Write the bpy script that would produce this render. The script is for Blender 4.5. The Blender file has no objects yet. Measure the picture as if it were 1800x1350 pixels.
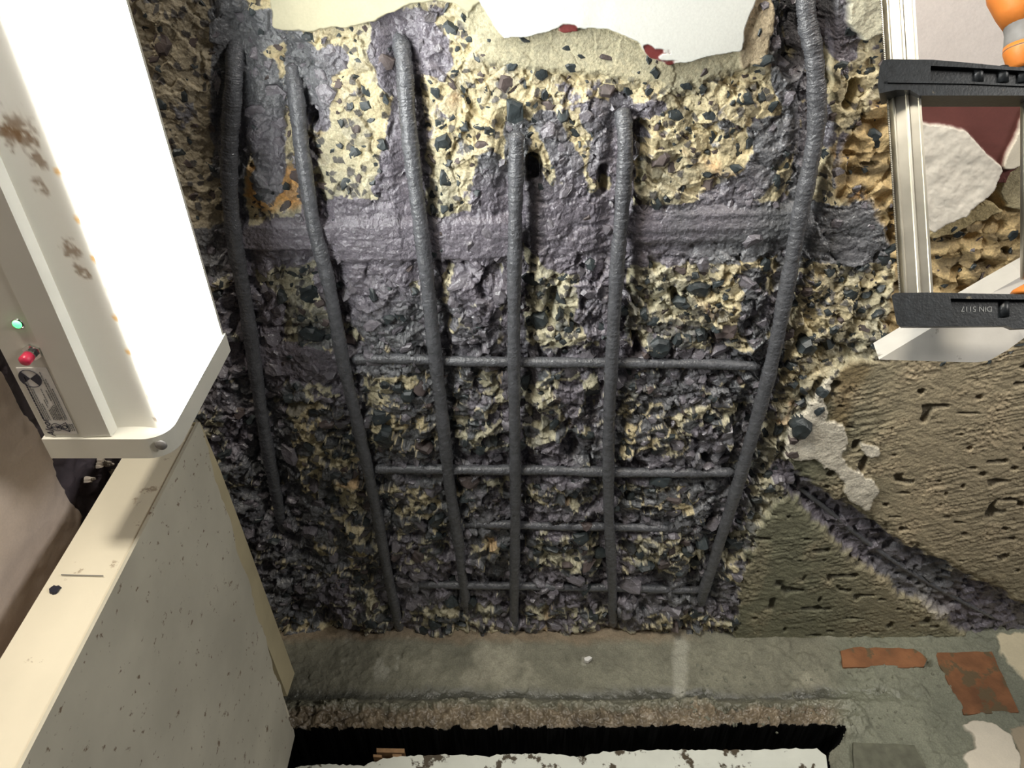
import bpy, bmesh, math, random
import numpy as np
from mathutils import Vector, Matrix

random.seed(7)
RNG = np.random.default_rng(11)
SC = bpy.context.scene
COL = SC.collection

# ------------------------------------------------------------------ camera, world, light, exposure
F = 1300.0                      # focal length in pixels of the 1800 px frame
PITCH = math.radians(52.4)
CAMZ = 1.6
cam_d = bpy.data.cameras.new('camera')
cam_d.sensor_width = 36.0
cam_d.lens = F / 1800 * 36
cam_d.clip_start = 0.01
cam = bpy.data.objects.new('camera', cam_d)
COL.objects.link(cam)
cam.location = (0, 0, CAMZ)
cam.rotation_euler = (math.radians(90) + PITCH, 0, 0)
SC.camera = cam

w = bpy.data.worlds.new('room_air')
SC.world = w
w.use_nodes = True
w.node_tree.nodes['Background'].inputs[0].default_value = (0.92, 0.95, 1.0, 1)
w.node_tree.nodes['Background'].inputs[1].default_value = 0.03

SC.view_settings.view_transform = 'Standard'
SC.view_settings.look = 'None'
SC.view_settings.exposure = 0.0
SC.view_settings.gamma = 1.0
SC.view_settings.use_curve_mapping = False

LAMP_STRENGTH = 22.0
TUBE_STRENGTH = 260.0

def area(name, loc, target, size, watts, color):
    l = bpy.data.lights.new(name, 'AREA')
    l.shape = 'RECTANGLE'; l.size, l.size_y = size; l.energy = watts; l.color = color
    o = bpy.data.objects.new(name, l); COL.objects.link(o)
    o.location = loc
    o.rotation_euler = (Vector(target) - Vector(loc)).to_track_quat('-Z', 'Y').to_euler()
    return o
area('back_fill', (-0.42, -1.15, 1.97), (0.1, 0.8, 2.3), (0.25, 0.25), 23.0, (1.0, 0.92, 0.78))  # unseen fill light added behind the camera for soffit, wall and panel edge
area('right_fill', (1.5, -0.6, 1.7), (-0.2, 0.9, 2.0), (0.4, 0.4), 15.0, (1.0, 0.96, 0.9))  # unseen fill light added on the right to brighten the panel's wide face

# ------------------------------------------------------------------ survey: photo pixels -> points on real planes
FWD = Vector((0, math.cos(PITCH), math.sin(PITCH)))
UPV = Vector((0, -math.sin(PITCH), math.cos(PITCH)))
ORG = Vector((0, 0, CAMZ))
H = 2.4                         # ceiling level (mean of the broken concrete)
YW = 1.205                      # far wall plane
def ray(px, py):
    return FWD + Vector((1, 0, 0)) * ((px - 900) / F) + UPV * ((675 - py) / F)
def on_z(px, py, z=H):
    d = ray(px, py); return ORG + d * ((z - CAMZ) / d.z)
def on_y(px, py, y=YW):
    d = ray(px, py); return ORG + d * (y / d.y)
def on_x(px, py, x):
    d = ray(px, py); return ORG + d * (x / d.x)
def at(px, py, dep):
    return ORG + ray(px, py) * dep

# ------------------------------------------------------------------ helpers
def lin(r, g, b):
    f = lambda c: (c / 255) / 12.92 if c <= 10 else (((c / 255) + .055) / 1.055) ** 2.4
    return (f(r), f(g), f(b))
def tag(o, label=None, cat=None, group=None, kind=None):
    for k, v in (('label', label), ('category', cat), ('group', group), ('kind', kind)):
        if v: o[k] = v
    return o
def link(name, me, mat=None, parent=None):
    o = bpy.data.objects.new(name, me)
    COL.objects.link(o)
    if mat is not None and me is not None and len(me.materials) == 0:
        me.materials.append(mat)
    if parent is not None:
        o.parent = parent
        o.matrix_parent_inverse = Matrix.Translation(parent.location).inverted()
    return o
def empty(name, loc, **k):
    o = bpy.data.objects.new(name, None); COL.objects.link(o)
    o.location = loc; o.empty_display_size = .05
    tag(o, **k); return o
def finish(name, bm, mat, parent=None, smooth=False, bevel=0, seg=2):
    if bevel:
        bmesh.ops.bevel(bm, geom=[e for e in bm.edges if e.calc_face_angle(0) > .5], offset=bevel, segments=seg, profile=.5, affect='EDGES', clamp_overlap=True)
    bmesh.ops.recalc_face_normals(bm, faces=bm.faces)
    me = bpy.data.meshes.new(name); bm.to_mesh(me); bm.free()
    if smooth:
        me.polygons.foreach_set('use_smooth', [True] * len(me.polygons))
    return link(name, me, mat, parent)
def prism(bm, pts, vec):
    a = [bm.verts.new(p) for p in pts]; b = [bm.verts.new(Vector(p) + Vector(vec)) for p in pts]
    n = len(pts)
    bm.faces.new(a); bm.faces.new(b[::-1])
    for i in range(n):
        bm.faces.new((a[i], b[i], b[(i + 1) % n], a[(i + 1) % n]))
def box(bm, lo, hi):
    x0, y0, z0 = lo; x1, y1, z1 = hi
    prism(bm, [(x0, y0, z0), (x1, y0, z0), (x1, y1, z0), (x0, y1, z0)], (0, 0, z1 - z0))
def frame(ax):
    ax = Vector(ax).normalized()
    t = Vector((0, 0, 1)) if abs(ax.z) < .9 else Vector((1, 0, 0))
    u = ax.cross(t).normalized(); return u, ax.cross(u).normalized()
def tube(bm, path, radii, n=14, rough=0, seed=0, capped=True):
    rr = random.Random(seed); rings = []
    for i, p in enumerate(path):
        a = path[max(i - 1, 0)]; b = path[min(i + 1, len(path) - 1)]
        u, v = frame(Vector(b) - Vector(a)); ring = []
        for k in range(n):
            t = 2 * math.pi * k / n
            r = radii[i] * (1 + rough * rr.uniform(-1, 1))
            ring.append(bm.verts.new(Vector(p) + u * math.cos(t) * r + v * math.sin(t) * r))
        rings.append(ring)
    for a, b in zip(rings, rings[1:]):
        for k in range(n):
            bm.faces.new((a[k], a[(k + 1) % n], b[(k + 1) % n], b[k]))
    if capped:
        bm.faces.new(rings[0][::-1]); bm.faces.new(rings[-1])

# ------------------------------------------------------------------ numpy noise
TAB = RNG.random((16, 256, 256)).astype(np.float32)
def vnoise(x, y, s=0):
    xi = np.floor(x).astype(np.int32); yi = np.floor(y).astype(np.int32)
    fx = (x - xi).astype(np.float32); fy = (y - yi).astype(np.float32)
    fx = fx * fx * (3 - 2 * fx); fy = fy * fy * (3 - 2 * fy)
    T = TAB[s % 16]; x0 = xi & 255; x1 = (xi + 1) & 255; y0 = yi & 255; y1 = (yi + 1) & 255
    a = T[y0, x0]; b = T[y0, x1]; c = T[y1, x0]; d = T[y1, x1]
    return (a + (b - a) * fx) * (1 - fy) + (c + (d - c) * fx) * fy
def fbm(x, y, o=4, s=0, gain=.5):
    r = 0; amp = 1; tot = 0
    for i in range(o):
        r = r + amp * vnoise(x * 2 ** i + 17.3 * i, y * 2 ** i + 9.1 * i, s + i); tot += amp; amp *= gain
    return r / tot * 2 - 1                       # about -1..1
def worley(x, y, s=0):
    """F1, F2, cell random a, b, c, offset to the nearest point"""
    xi = np.floor(x).astype(np.int32); yi = np.floor(y).astype(np.int32)
    f1 = np.full(x.shape, 9., np.float32); f2 = f1.copy(); dx1 = np.zeros_like(f1); dy1 = dx1.copy()
    cx = xi * 0; cy = yi * 0
    for oy in (-1, 0, 1):
        for ox in (-1, 0, 1):
            gx = xi + ox; gy = yi + oy
            px = gx + TAB[s % 16][gy & 255, gx & 255]; py = gy + TAB[(s + 1) % 16][gy & 255, gx & 255]
            dx = (x - px).astype(np.float32); dy = (y - py).astype(np.float32)
            d = np.sqrt(dx * dx + dy * dy)
            near = d < f1
            f2 = np.where(near, f1, np.minimum(f2, d))
            f1 = np.where(near, d, f1); dx1 = np.where(near, dx, dx1); dy1 = np.where(near, dy, dy1)
            cx = np.where(near, gx, cx); cy = np.where(near, gy, cy)
    r = [TAB[(s + k) % 16][cy & 255, cx & 255] for k in (2, 3, 4)]
    return f1, f2, r[0], r[1], r[2], dx1, dy1
def sstep(a, b, x):
    t = np.clip((x - a) / (b - a), 0, 1); return t * t * (3 - 2 * t)
def mix(a, b, t):
    return a + (b - a) * t
def facets(x, y, scale, s, tilt=1.0):
    f1, f2, a, b, c, dx, dy = worley(x * scale, y * scale, s)
    return (a - .5) + tilt * ((b - .5) * dx + (c - .5) * dy) * 2, f2 - f1, a, b, c

class Grid:
    """a sheet of points on a plane, finer where the plane is nearer the camera; masks are drawn in the survey's pixels"""
    def __init__(g, plane, x0, x1, y0, y1, step):
        g.px = np.arange(x0, x1 + step, step, dtype=np.float32); g.py = np.arange(y0, y1 + step, step, dtype=np.float32)
        g.PX, g.PY = np.meshgrid(g.px, g.py); g.step = step; g.plane = plane
        U = (g.PX - 900) / F; V = (675 - g.PY) / F
        dx = U; dy = FWD.y + UPV.y * V; dz = FWD.z + UPV.z * V
        kind, val = plane
        t = {'z': (val - CAMZ) / dz, 'y': val / dy, 'x': val / np.where(np.abs(dx) < 1e-6, 1e-6, dx)}[kind]
        g.P = np.stack([dx * t, dy * t, CAMZ + dz * t], -1)
        g.a, g.b = {'z': (g.P[..., 0], g.P[..., 1]), 'y': (g.P[..., 0], g.P[..., 2]), 'x': (g.P[..., 1], g.P[..., 2])}[kind]
        g.sub = 4; g.cx = g.PX[::4, ::4]; g.cy = g.PY[::4, ::4]
    def up(g, c):
        ny, nx = g.PX.shape
        j = np.minimum(np.arange(ny) / 4, c.shape[0] - 1); i = np.minimum(np.arange(nx) / 4, c.shape[1] - 1)
        j0 = np.minimum(j.astype(int), max(c.shape[0] - 2, 0)); i0 = np.minimum(i.astype(int), max(c.shape[1] - 2, 0))
        fj = (j - j0)[:, None]; fi = (i - i0)[None, :]
        A = c[j0][:, i0]; B = c[j0][:, i0 + 1]; C_ = c[j0 + 1][:, i0]; D = c[j0 + 1][:, i0 + 1]
        return ((A * (1 - fi) + B * fi) * (1 - fj) + (C_ * (1 - fi) + D * fi) * fj).astype(np.float32)
    def sd(g, poly):
        """signed distance (pixels), negative inside"""
        x, y = g.cx, g.cy; best = np.full(x.shape, 1e9); inside = np.zeros(x.shape, bool)
        n = len(poly)
        for i in range(n):
            (x0, y0), (x1, y1) = poly[i], poly[(i + 1) % n]
            ex, ey = x1 - x0, y1 - y0
            t = np.clip(((x - x0) * ex + (y - y0) * ey) / (ex * ex + ey * ey + 1e-9), 0, 1)
            best = np.minimum(best, np.hypot(x - x0 - t * ex, y - y0 - t * ey))
            if y0 != y1:
                c = ((y0 > y) != (y1 > y)) & (x < ex * (y - y0) / ey + x0); inside ^= c
        return g.up(np.where(inside, -best, best))
    def line(g, pts, r=0):
        """distance (pixels) to a polyline minus its radius (one number or one per point)"""
        x, y = g.cx, g.cy; best = np.full(x.shape, 1e9); r = [r] * len(pts) if np.isscalar(r) else r
        for i in range(len(pts) - 1):
            (x0, y0), (x1, y1) = pts[i], pts[i + 1]; ex, ey = x1 - x0, y1 - y0
            t = np.clip(((x - x0) * ex + (y - y0) * ey) / (ex * ex + ey * ey + 1e-9), 0, 1)
            best = np.minimum(best, np.hypot(x - x0 - t * ex, y - y0 - t * ey) - (r[i] + (r[i + 1] - r[i]) * t))
        return g.up(best)
    def at(g, A, px, py):
        i = int(np.clip((px - g.px[0]) / g.step, 0, len(g.px) - 1)); j = int(np.clip((py - g.py[0]) / g.step, 0, len(g.py) - 1))
        return A[j, i]
    def build(g, name, h, color, gloss, mat, region=None, names=None, hole=None, smooth=True, mats=None):
        """h moves each point along the plane's axis; region (ints) splits the faces into one mesh per region"""
        P = g.P.copy(); P[..., {'z': 2, 'y': 1, 'x': 0}[g.plane[0]]] += h
        ny, nx = h.shape
        idx = np.arange(ny * nx, dtype=np.int32).reshape(ny, nx)
        q = np.stack([idx[:-1, :-1], idx[:-1, 1:], idx[1:, 1:], idx[1:, :-1]], -1).reshape(-1, 4)
        reg = np.zeros(len(q), int) if region is None else region[:-1, :-1].reshape(-1)
        keep = np.ones(len(q), bool) if hole is None else ~hole[:-1, :-1].reshape(-1)
        V = P.reshape(-1, 3); Cc = np.concatenate([color, gloss[..., None]], -1).reshape(-1, 4).astype(np.float32)
        flip = g.plane[0] in 'x'
        root = None; out = []
        for rid, nm in enumerate(names or [name]):
            f = q[(reg == rid) & keep]
            if len(f) == 0: continue
            used = np.zeros(len(V), bool); used[f] = True
            rm = np.cumsum(used) - 1; f = rm[f].astype(np.int32)
            if flip: f = f[:, ::-1]
            me = bpy.data.meshes.new(nm); v = V[used]
            me.vertices.add(len(v)); me.vertices.foreach_set('co', v.astype(np.float32).ravel())
            me.loops.add(f.size); me.loops.foreach_set('vertex_index', f.ravel())
            me.polygons.add(len(f)); me.polygons.foreach_set('loop_start', np.arange(0, f.size, 4, dtype=np.int32))
            try: me.polygons.foreach_set('loop_total', np.full(len(f), 4, np.int32))
            except Exception: pass
            me.polygons.foreach_set('use_smooth', np.full(len(f), smooth))
            me.update()
            at_ = me.attributes.new('Col', 'FLOAT_COLOR', 'POINT'); at_.data.foreach_set('color', Cc[used].ravel())
            o = link(nm, me, (mats or {}).get(nm, mat), root if root is not None else None)
            if root is None: root = o
            out.append(o)
        return out

# ------------------------------------------------------------------ materials
def new_mat(name):
    m = bpy.data.materials.new(name); m.use_nodes = True
    nt = m.node_tree; return m, nt, nt.nodes['Principled BSDF']
def bump_noise(nt, bs, layers, coord='Object'):
    """layers: (scale, strength, distance, detail)"""
    tc = nt.nodes.new('ShaderNodeTexCoord'); prev = None
    for sc, st, di, de in layers:
        n = nt.nodes.new('ShaderNodeTexNoise'); n.inputs['Scale'].default_value = sc; n.inputs['Detail'].default_value = de
        nt.links.new(tc.outputs[coord], n.inputs['Vector'])
        b = nt.nodes.new('ShaderNodeBump'); b.inputs['Strength'].default_value = st; b.inputs['Distance'].default_value = di
        nt.links.new(n.outputs['Fac'], b.inputs['Height'])
        if prev: nt.links.new(prev.outputs['Normal'], b.inputs['Normal'])
        prev = b
    nt.links.new(prev.outputs['Normal'], bs.inputs['Normal'])
    return tc
def surface_mat(name, fine=1.0):
    """albedo and gloss come from the surface's own painted map; fine grain and relief are procedural"""
    m, nt, bs = new_mat(name)
    a = nt.nodes.new('ShaderNodeAttribute'); a.attribute_name = 'Col'
    tc = bump_noise(nt, bs, [(260, .75 * fine, .0016, 4), (850, .6 * fine, .0006, 2)])
    prev = bs.inputs['Normal'].links[0].from_node
    for sc_, di_ in ((280, .0016),):
        n2 = nt.nodes.new('ShaderNodeTexNoise'); n2.inputs['Scale'].default_value = sc_; n2.inputs['Detail'].default_value = 2
        nt.links.new(tc.outputs['Object'], n2.inputs['Vector'])
        b2 = nt.nodes.new('ShaderNodeBump'); b2.inputs['Distance'].default_value = di_ * min(1, fine + .2)
        nt.links.new(a.outputs['Alpha'], b2.inputs['Strength']); nt.links.new(n2.outputs['Fac'], b2.inputs['Height'])
        nt.links.new(prev.outputs['Normal'], b2.inputs['Normal']); nt.links.new(b2.outputs['Normal'], bs.inputs['Normal']); prev = b2
    n = nt.nodes.new('ShaderNodeTexNoise'); n.inputs['Scale'].default_value = 420; n.inputs['Detail'].default_value = 5
    nt.links.new(tc.outputs['Object'], n.inputs['Vector'])
    mr = nt.nodes.new('ShaderNodeMapRange'); mr.inputs[1].default_value = .3; mr.inputs[2].default_value = .7
    mr.inputs[3].default_value = 1 - .28 * min(1, fine + .02); mr.inputs[4].default_value = 1 + .22 * min(1, fine + .02)
    nt.links.new(n.outputs['Fac'], mr.inputs[0])
    mx = nt.nodes.new('ShaderNodeVectorMath'); mx.operation = 'SCALE'
    nt.links.new(a.outputs['Color'], mx.inputs[0]); nt.links.new(mr.outputs[0], mx.inputs['Scale'])
    nt.links.new(mx.outputs[0], bs.inputs['Base Color'])
    r = nt.nodes.new('ShaderNodeMapRange'); r.inputs[3].default_value = .92; r.inputs[4].default_value = .12
    bs.inputs['Specular IOR Level'].default_value = .7
    nt.links.new(a.outputs['Alpha'], r.inputs[0]); nt.links.new(r.outputs[0], bs.inputs['Roughness'])
    return m
def plain(name, col, rough=.6, metal=0, layers=((300, .3, .0008, 3),), var=.12, scale=60, spec=.5, dirt=None, dirt_scale=30, dirt_at=.62):
    m, nt, bs = new_mat(name)
    tc = bump_noise(nt, bs, list(layers))
    n = nt.nodes.new('ShaderNodeTexNoise'); n.inputs['Scale'].default_value = scale; n.inputs['Detail'].default_value = 4
    nt.links.new(tc.outputs['Object'], n.inputs['Vector'])
    mr = nt.nodes.new('ShaderNodeMapRange'); mr.inputs[1].default_value = .3; mr.inputs[2].default_value = .7
    mr.inputs[3].default_value = 1 - var; mr.inputs[4].default_value = 1 + var
    nt.links.new(n.outputs['Fac'], mr.inputs[0])
    mx = nt.nodes.new('ShaderNodeVectorMath'); mx.operation = 'SCALE'
    mx.inputs[0].default_value = col; nt.links.new(mr.outputs[0], mx.inputs['Scale'])
    out = mx.outputs[0]
    if dirt:
        n2 = nt.nodes.new('ShaderNodeTexNoise'); n2.inputs['Scale'].default_value = dirt_scale; n2.inputs['Detail'].default_value = 8
        n2.inputs['Roughness'].default_value = .65
        nt.links.new(tc.outputs['Object'], n2.inputs['Vector'])
        cr = nt.nodes.new('ShaderNodeMapRange'); cr.inputs[1].default_value = dirt_at; cr.inputs[2].default_value = dirt_at + .04
        nt.links.new(n2.outputs['Fac'], cr.inputs[0])
        mm = nt.nodes.new('ShaderNodeMix'); mm.data_type = 'RGBA'
        nt.links.new(cr.outputs[0], mm.inputs['Factor']); nt.links.new(out, mm.inputs[6]); mm.inputs[7].default_value = (*dirt, 1)
        out = mm.outputs[2]
    nt.links.new(out, bs.inputs['Base Color'])
    bs.inputs['Roughness'].default_value = rough; bs.inputs['Metallic'].default_value = metal
    bs.inputs['Specular IOR Level'].default_value = spec
    return m
def emit(name, col, strength):
    m, nt, bs = new_mat(name)
    bs.inputs['Base Color'].default_value = (.8, .8, .8, 1); bs.inputs['Emission Color'].default_value = (*col, 1)
    bs.inputs['Emission Strength'].default_value = strength
    return m

PAINT = lin(116, 112, 118)
M = {
 'surface': surface_mat('broken_surface'),
 'wallsurf': surface_mat('wet_mortar', .8),
 'plaster': surface_mat('plaster', .14),
 'bar': plain('primed_steel', lin(90, 91, 95), .24, 0, ((280, 1.0, .0013, 2), (700, 1.0, .0006, 2)), .2, 120, .8),
 'slate': plain('slate_stone', lin(54, 60, 62), .42, 0, ((350, .6, .001, 4),), .45, 90, dirt=lin(120, 112, 96), dirt_scale=120, dirt_at=.66),
 'brown': plain('brown_stone', lin(84, 74, 72), .55, 0, ((350, .6, .001, 4),), .35, 90),
 'pstone': plain('primed_stone', PAINT, .16, 0, ((240, 1.0, .0013, 3), (700, 1.0, .0005, 2)), .2, 110, .8),
 'steel': plain('rail_steel', (.52, .49, .42), .36, 1, ((60, .15, .0005, 2),), .25, 22),
 'jaw': plain('black_cast_iron', lin(32, 35, 38), .42, 0, ((500, .35, .0005, 3),), .4, 160, dirt=lin(120, 112, 92), dirt_scale=90, dirt_at=.68),
 'orange': plain('orange_plastic', lin(226, 134, 58), .45, var=.06),
 'greyrub': plain('grey_rubber', lin(128, 126, 124), .6, var=.2, scale=70),
 'timber': plain('white_painted_timber', lin(200, 196, 188), .5, 0, ((90, .3, .001, 4),), .06, 40, dirt=lin(140, 132, 122), dirt_scale=30, dirt_at=.61),
 'cream': plain('cream_edge', lin(238, 230, 208), .55, 0, ((80, .25, .001, 3),), .05, 12, dirt=lin(186, 170, 146), dirt_scale=30, dirt_at=.62),
 'sheet': plain('grey_sheet', lin(206, 201, 184), .6, 0, ((60, .3, .001, 4),), .12, 9, dirt=lin(134, 116, 96), dirt_scale=85, dirt_at=.62),
 'batten': plain('cream_batten', lin(196, 184, 150), .6, 0, ((80, .3, .001, 3),), .08, 20),
 'metal': plain('white_enamel', lin(212, 210, 200), .4, 0, ((40, .05, .0005, 2),), .03, 20),
 'cap': plain('white_plastic_cap', lin(226, 224, 212), .4, 0, ((40, .05, .0005, 2),), .03, 20, dirt=lin(150, 140, 110), dirt_scale=40, dirt_at=.72),
 'labelm': plain('label_film', lin(228, 226, 222), .4, var=.02),
 'ink': plain('ink', lin(34, 36, 52), .5, var=.05),
 'greyink': plain('grey_ink', lin(120, 118, 116), .5, var=.05),
 'red': plain('red_plastic', lin(200, 50, 80), .35, var=.03),
 'chrome': plain('chrome', (.7, .7, .68), .18, 1, var=.05),
 'brick': plain('orange_brick', lin(128, 86, 56), .8, 0, ((160, .7, .0015, 5), (700, .4, .0006, 3)), .35, 28, dirt=lin(100, 84, 60), dirt_scale=22, dirt_at=.56),
 'block': plain('grey_block', lin(98, 98, 84), .8, 0, ((180, .7, .0012, 5),), .25, 60, dirt=lin(170, 168, 155), dirt_scale=120, dirt_at=.68),
 'head': plain('chipped_white_paint', lin(212, 214, 204), .55, 0, ((70, .6, .0015, 5),), .06, 30, dirt=lin(72, 62, 46), dirt_scale=34, dirt_at=.555),
 'painted_shade': plain('slot_shade_black', (.002, .002, .002), .95, spec=.05),  # near-black standing in for the shade inside the slot
 'wood': plain('raw_wood', lin(150, 118, 84), .7, 0, ((60, .4, .001, 4),), .25, 90),
 'led': emit('green_led', (.01, 1, .10), 5),
 'lens': emit('lit_lens', (.98, 1.0, .97), LAMP_STRENGTH),
 'tube': emit('lit_tube', (.95, .98, 1.0), TUBE_STRENGTH),
}
# translucent diffuser with its own stain map
m, nt, bs = new_mat('opal_diffuser')
a = nt.nodes.new('ShaderNodeAttribute'); a.attribute_name = 'Col'
tr = nt.nodes.new('ShaderNodeBsdfTranslucent'); ms = nt.nodes.new('ShaderNodeMixShader'); ms.inputs[0].default_value = .0028
nt.links.new(a.outputs['Color'], bs.inputs['Base Color']); nt.links.new(a.outputs['Color'], tr.inputs['Color'])
bs.inputs['Roughness'].default_value = .35
nt.links.new(bs.outputs[0], ms.inputs[1]); nt.links.new(tr.outputs[0], ms.inputs[2])
nt.links.new(ms.outputs[0], nt.nodes['Material Output'].inputs['Surface'])
M['opal'] = m

# ------------------------------------------------------------------ reinforcement layout (pixels, depth offset from the ceiling level in m, positive = up into the concrete)
LONG = [
 ('leftmost grey-primed rebar beside the lit lamp', [(416, 50, .034), (414, 90, .014), (411, 140, .0), (405, 230, -.002), (403, 310, 0), (412, 420, 0), (436, 560, .002), (462, 740, .004), (482, 850, .008), (500, 935, .024)], .0105),
 ('second rebar from the lamp, its top bending into the tan concrete', [(512, 110, .020), (522, 180, .004), (530, 260, -.002), (550, 390, -.004), (578, 500, -.004), (604, 640, -.002), (632, 760, 0), (662, 900, .002), (682, 1010, .006), (704, 1112, .016)], .0098),
 ('third rebar from the lamp, rising from a purple paint patch', [(700, 40, .036), (706, 80, .014), (711, 120, .002), (716, 200, -.004), (728, 310, -.006), (746, 450, -.006), (762, 600, -.006), (776, 720, -.004), (790, 850, 0), (808, 970, .004), (820, 1075, .018)], .0102),
 ('straight middle rebar with a blunt pale top end', [(907, 232, -.004), (907, 300, -.006), (905, 420, -.007), (903, 560, -.007), (904, 700, -.004), (906, 860, -.001), (905, 980, .003), (903, 1110, .014)], .0096),
 ('fifth rebar from the lamp, its thick top splitting into a paint web', [(1093, 190, .012), (1099, 250, -.004), (1094, 360, -.007), (1084, 480, -.007), (1076, 620, -.006), (1070, 760, -.003), (1070, 900, 0), (1075, 1000, .003), (1078, 1100, .014)], .0098),
 ('rightmost long rebar, thickest, leaning down from the dark cavity beside the clamp', [(1412, -70, .010), (1418, 30, .002), (1432, 110, -.006), (1434, 230, -.008), (1408, 370, -.008), (1384, 500, -.007), (1356, 640, -.005), (1318, 780, -.002), (1282, 900, .002), (1240, 1030, .008), (1232, 1060, .018)], .0106),
]
CROSS = [
 ('uppermost thin cross bar behind the long rebars', [(618, 632, .008), (700, 630, .004), (780, 634, .003), (900, 636, .003), (1000, 637, .004), (1150, 638, .004), (1250, 640, .004), (1335, 644, .004)], .0079),
 ('second cross bar down, just below the middle of the mesh', [(655, 824, .012), (740, 824, .006), (850, 826, .005), (950, 826, .006), (1100, 830, .005), (1200, 830, .005), (1290, 830, .006)], .0088),
 ('third cross bar down, half buried in primer', [(815, 920, .018), (860, 921, .010), (960, 924, .009), (1080, 926, .009), (1180, 928, .011), (1262, 932, .022)], .0080),
 ('lowest cross bar near the foot of the mesh', [(700, 1026, .022), (800, 1028, .013), (920, 1030, .012), (1080, 1033, .012), (1200, 1036, .014), (1240, 1036, .018)], .0084),
]
DIAG = [(1372, 832, .016), (1440, 884, .010), (1520, 950, .009), (1600, 1005, .008), (1700, 1062, .010), (1762, 1092, .016)]

# ------------------------------------------------------------------ CEILING surface
g = Grid(('z', H), -60, 1870, -70, 1140, 1.6)
X, Y, PX, PY = g.a.astype(np.float32), g.b.astype(np.float32), g.PX, g.PY
nz = fbm(X * 22, Y * 22, 5, 1); nf = fbm(X * 90, Y * 90, 4, 3); nb = fbm(X * 7, Y * 7, 3, 5)
edge = 9 * nz + 9 * nf                    # ragged outlines, in pixels
S = lambda poly, soft=2.0, e=1.0: sstep(soft, -soft, g.sd(poly) + edge * e)

white_top = S([(825, -200), (846, 5), (868, 40), (888, 64), (930, 60), (985, 46), (1060, 48), (1118, 70), (1140, 98), (1176, 110), (1215, 104), (1262, 92), (1300, 86), (1302, 60), (1328, -10), (1345, -200)], 1.3, .35)
white_right = S([(1586, -200), (1592, 0), (1602, 100), (1608, 150), (1900, 150), (1900, -200)], 1.5, .2)
maroon = S([(1600, 149), (1900, 149), (1900, 330), (1750, 320), (1690, 280), (1605, 230)], 1.5, .2)
flake_a = S([(1612, 212), (1650, 216), (1690, 226), (1716, 258), (1758, 292), (1742, 330), (1712, 352), (1690, 372), (1656, 392), (1630, 408), (1612, 330)], 1.5, .5)
flake_b = S([(1800, 178), (1784, 224), (1764, 268), (1756, 294), (1776, 296), (1800, 280), (1900, 262), (1900, 150)], 1.5, .3)
grey_bit = S([(1772, 300), (1800, 283), (1900, 280), (1900, 372), (1772, 366), (1758, 340)], 1.5, .4)
grey_bit2 = S([(1640, 405), (1690, 378), (1750, 356), (1762, 372), (1700, 402), (1650, 424), (1630, 420)], 1.5, .6)
tan_rough = S([(1600, 300), (1640, 400), (1780, 290), (1900, 270), (1900, 660), (1640, 640), (1560, 630), (1575, 500), (1560, 400), (1520, 330), (1480, 350), (1470, 300), (1540, 180), (1600, 190)], 8, 1)
render = S([(1900, 540), (1640, 622), (1560, 626), (1500, 640), (1462, 662), (1440, 730), (1400, 800), (1392, 860), (1345, 915), (1318, 960), (1292, 1040), (1300, 1090), (1290, 1118), (1300, 1200), (1900, 1200)], 3, 1.3)
wflake = S([(1456, 655), (1442, 690), (1412, 722), (1386, 752), (1384, 800), (1440, 808), (1470, 832), (1486, 868), (1522, 896), (1540, 862), (1530, 836), (1494, 815), (1478, 796), (1492, 772), (1476, 748), (1452, 738), (1446, 700), (1462, 664)], 1.8, 1.0)
wflake = np.maximum(wflake, S([(1510, 776), (1540, 778), (1546, 794), (1524, 800), (1512, 790)], 1.6, .6))
wflake = np.maximum(wflake, S([(1612, 1030), (1650, 1040), (1690, 1062), (1676, 1092), (1640, 1084), (1610, 1060)], 2.0, 1.2) * .8)
smooth_tl = S([(476, -200), (478, 50), (540, 54), (612, 46), (655, 40), (720, 8), (780, 4), (826, 20), (850, -10), (840, -200)], 2.5, .5)
collar = S([(790, -200), (800, 20), (850, 110), (960, 130), (1100, 150), (1200, 160), (1300, 130), (1345, 120), (1335, 40), (1345, -200)], 14, 1.4) * (1 - white_top)
beige_right = S([(1485, -200), (1492, 40), (1516, 70), (1555, 62), (1590, 40), (1590, -200)], 3, .8)
beige_lobe = S([(1330, -200), (1300, 70), (1302, 120), (1340, 110), (1358, 40), (1372, -200)], 3, .8)
left_soft = S([(200, -200), (200, 500), (330, 520), (395, 440), (400, 200), (380, -200)], 20, 2)
ochre = S([(430, 300), (520, 290), (542, 330), (530, 372), (450, 380), (428, 350)], 12, 1.6)
ochre = np.maximum(ochre, S([(1470, 270), (1560, 250), (1570, 350), (1500, 356)], 12, 1.2))
left_wallstrip = sstep(222, 214, PX + .12 * PY)

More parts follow.
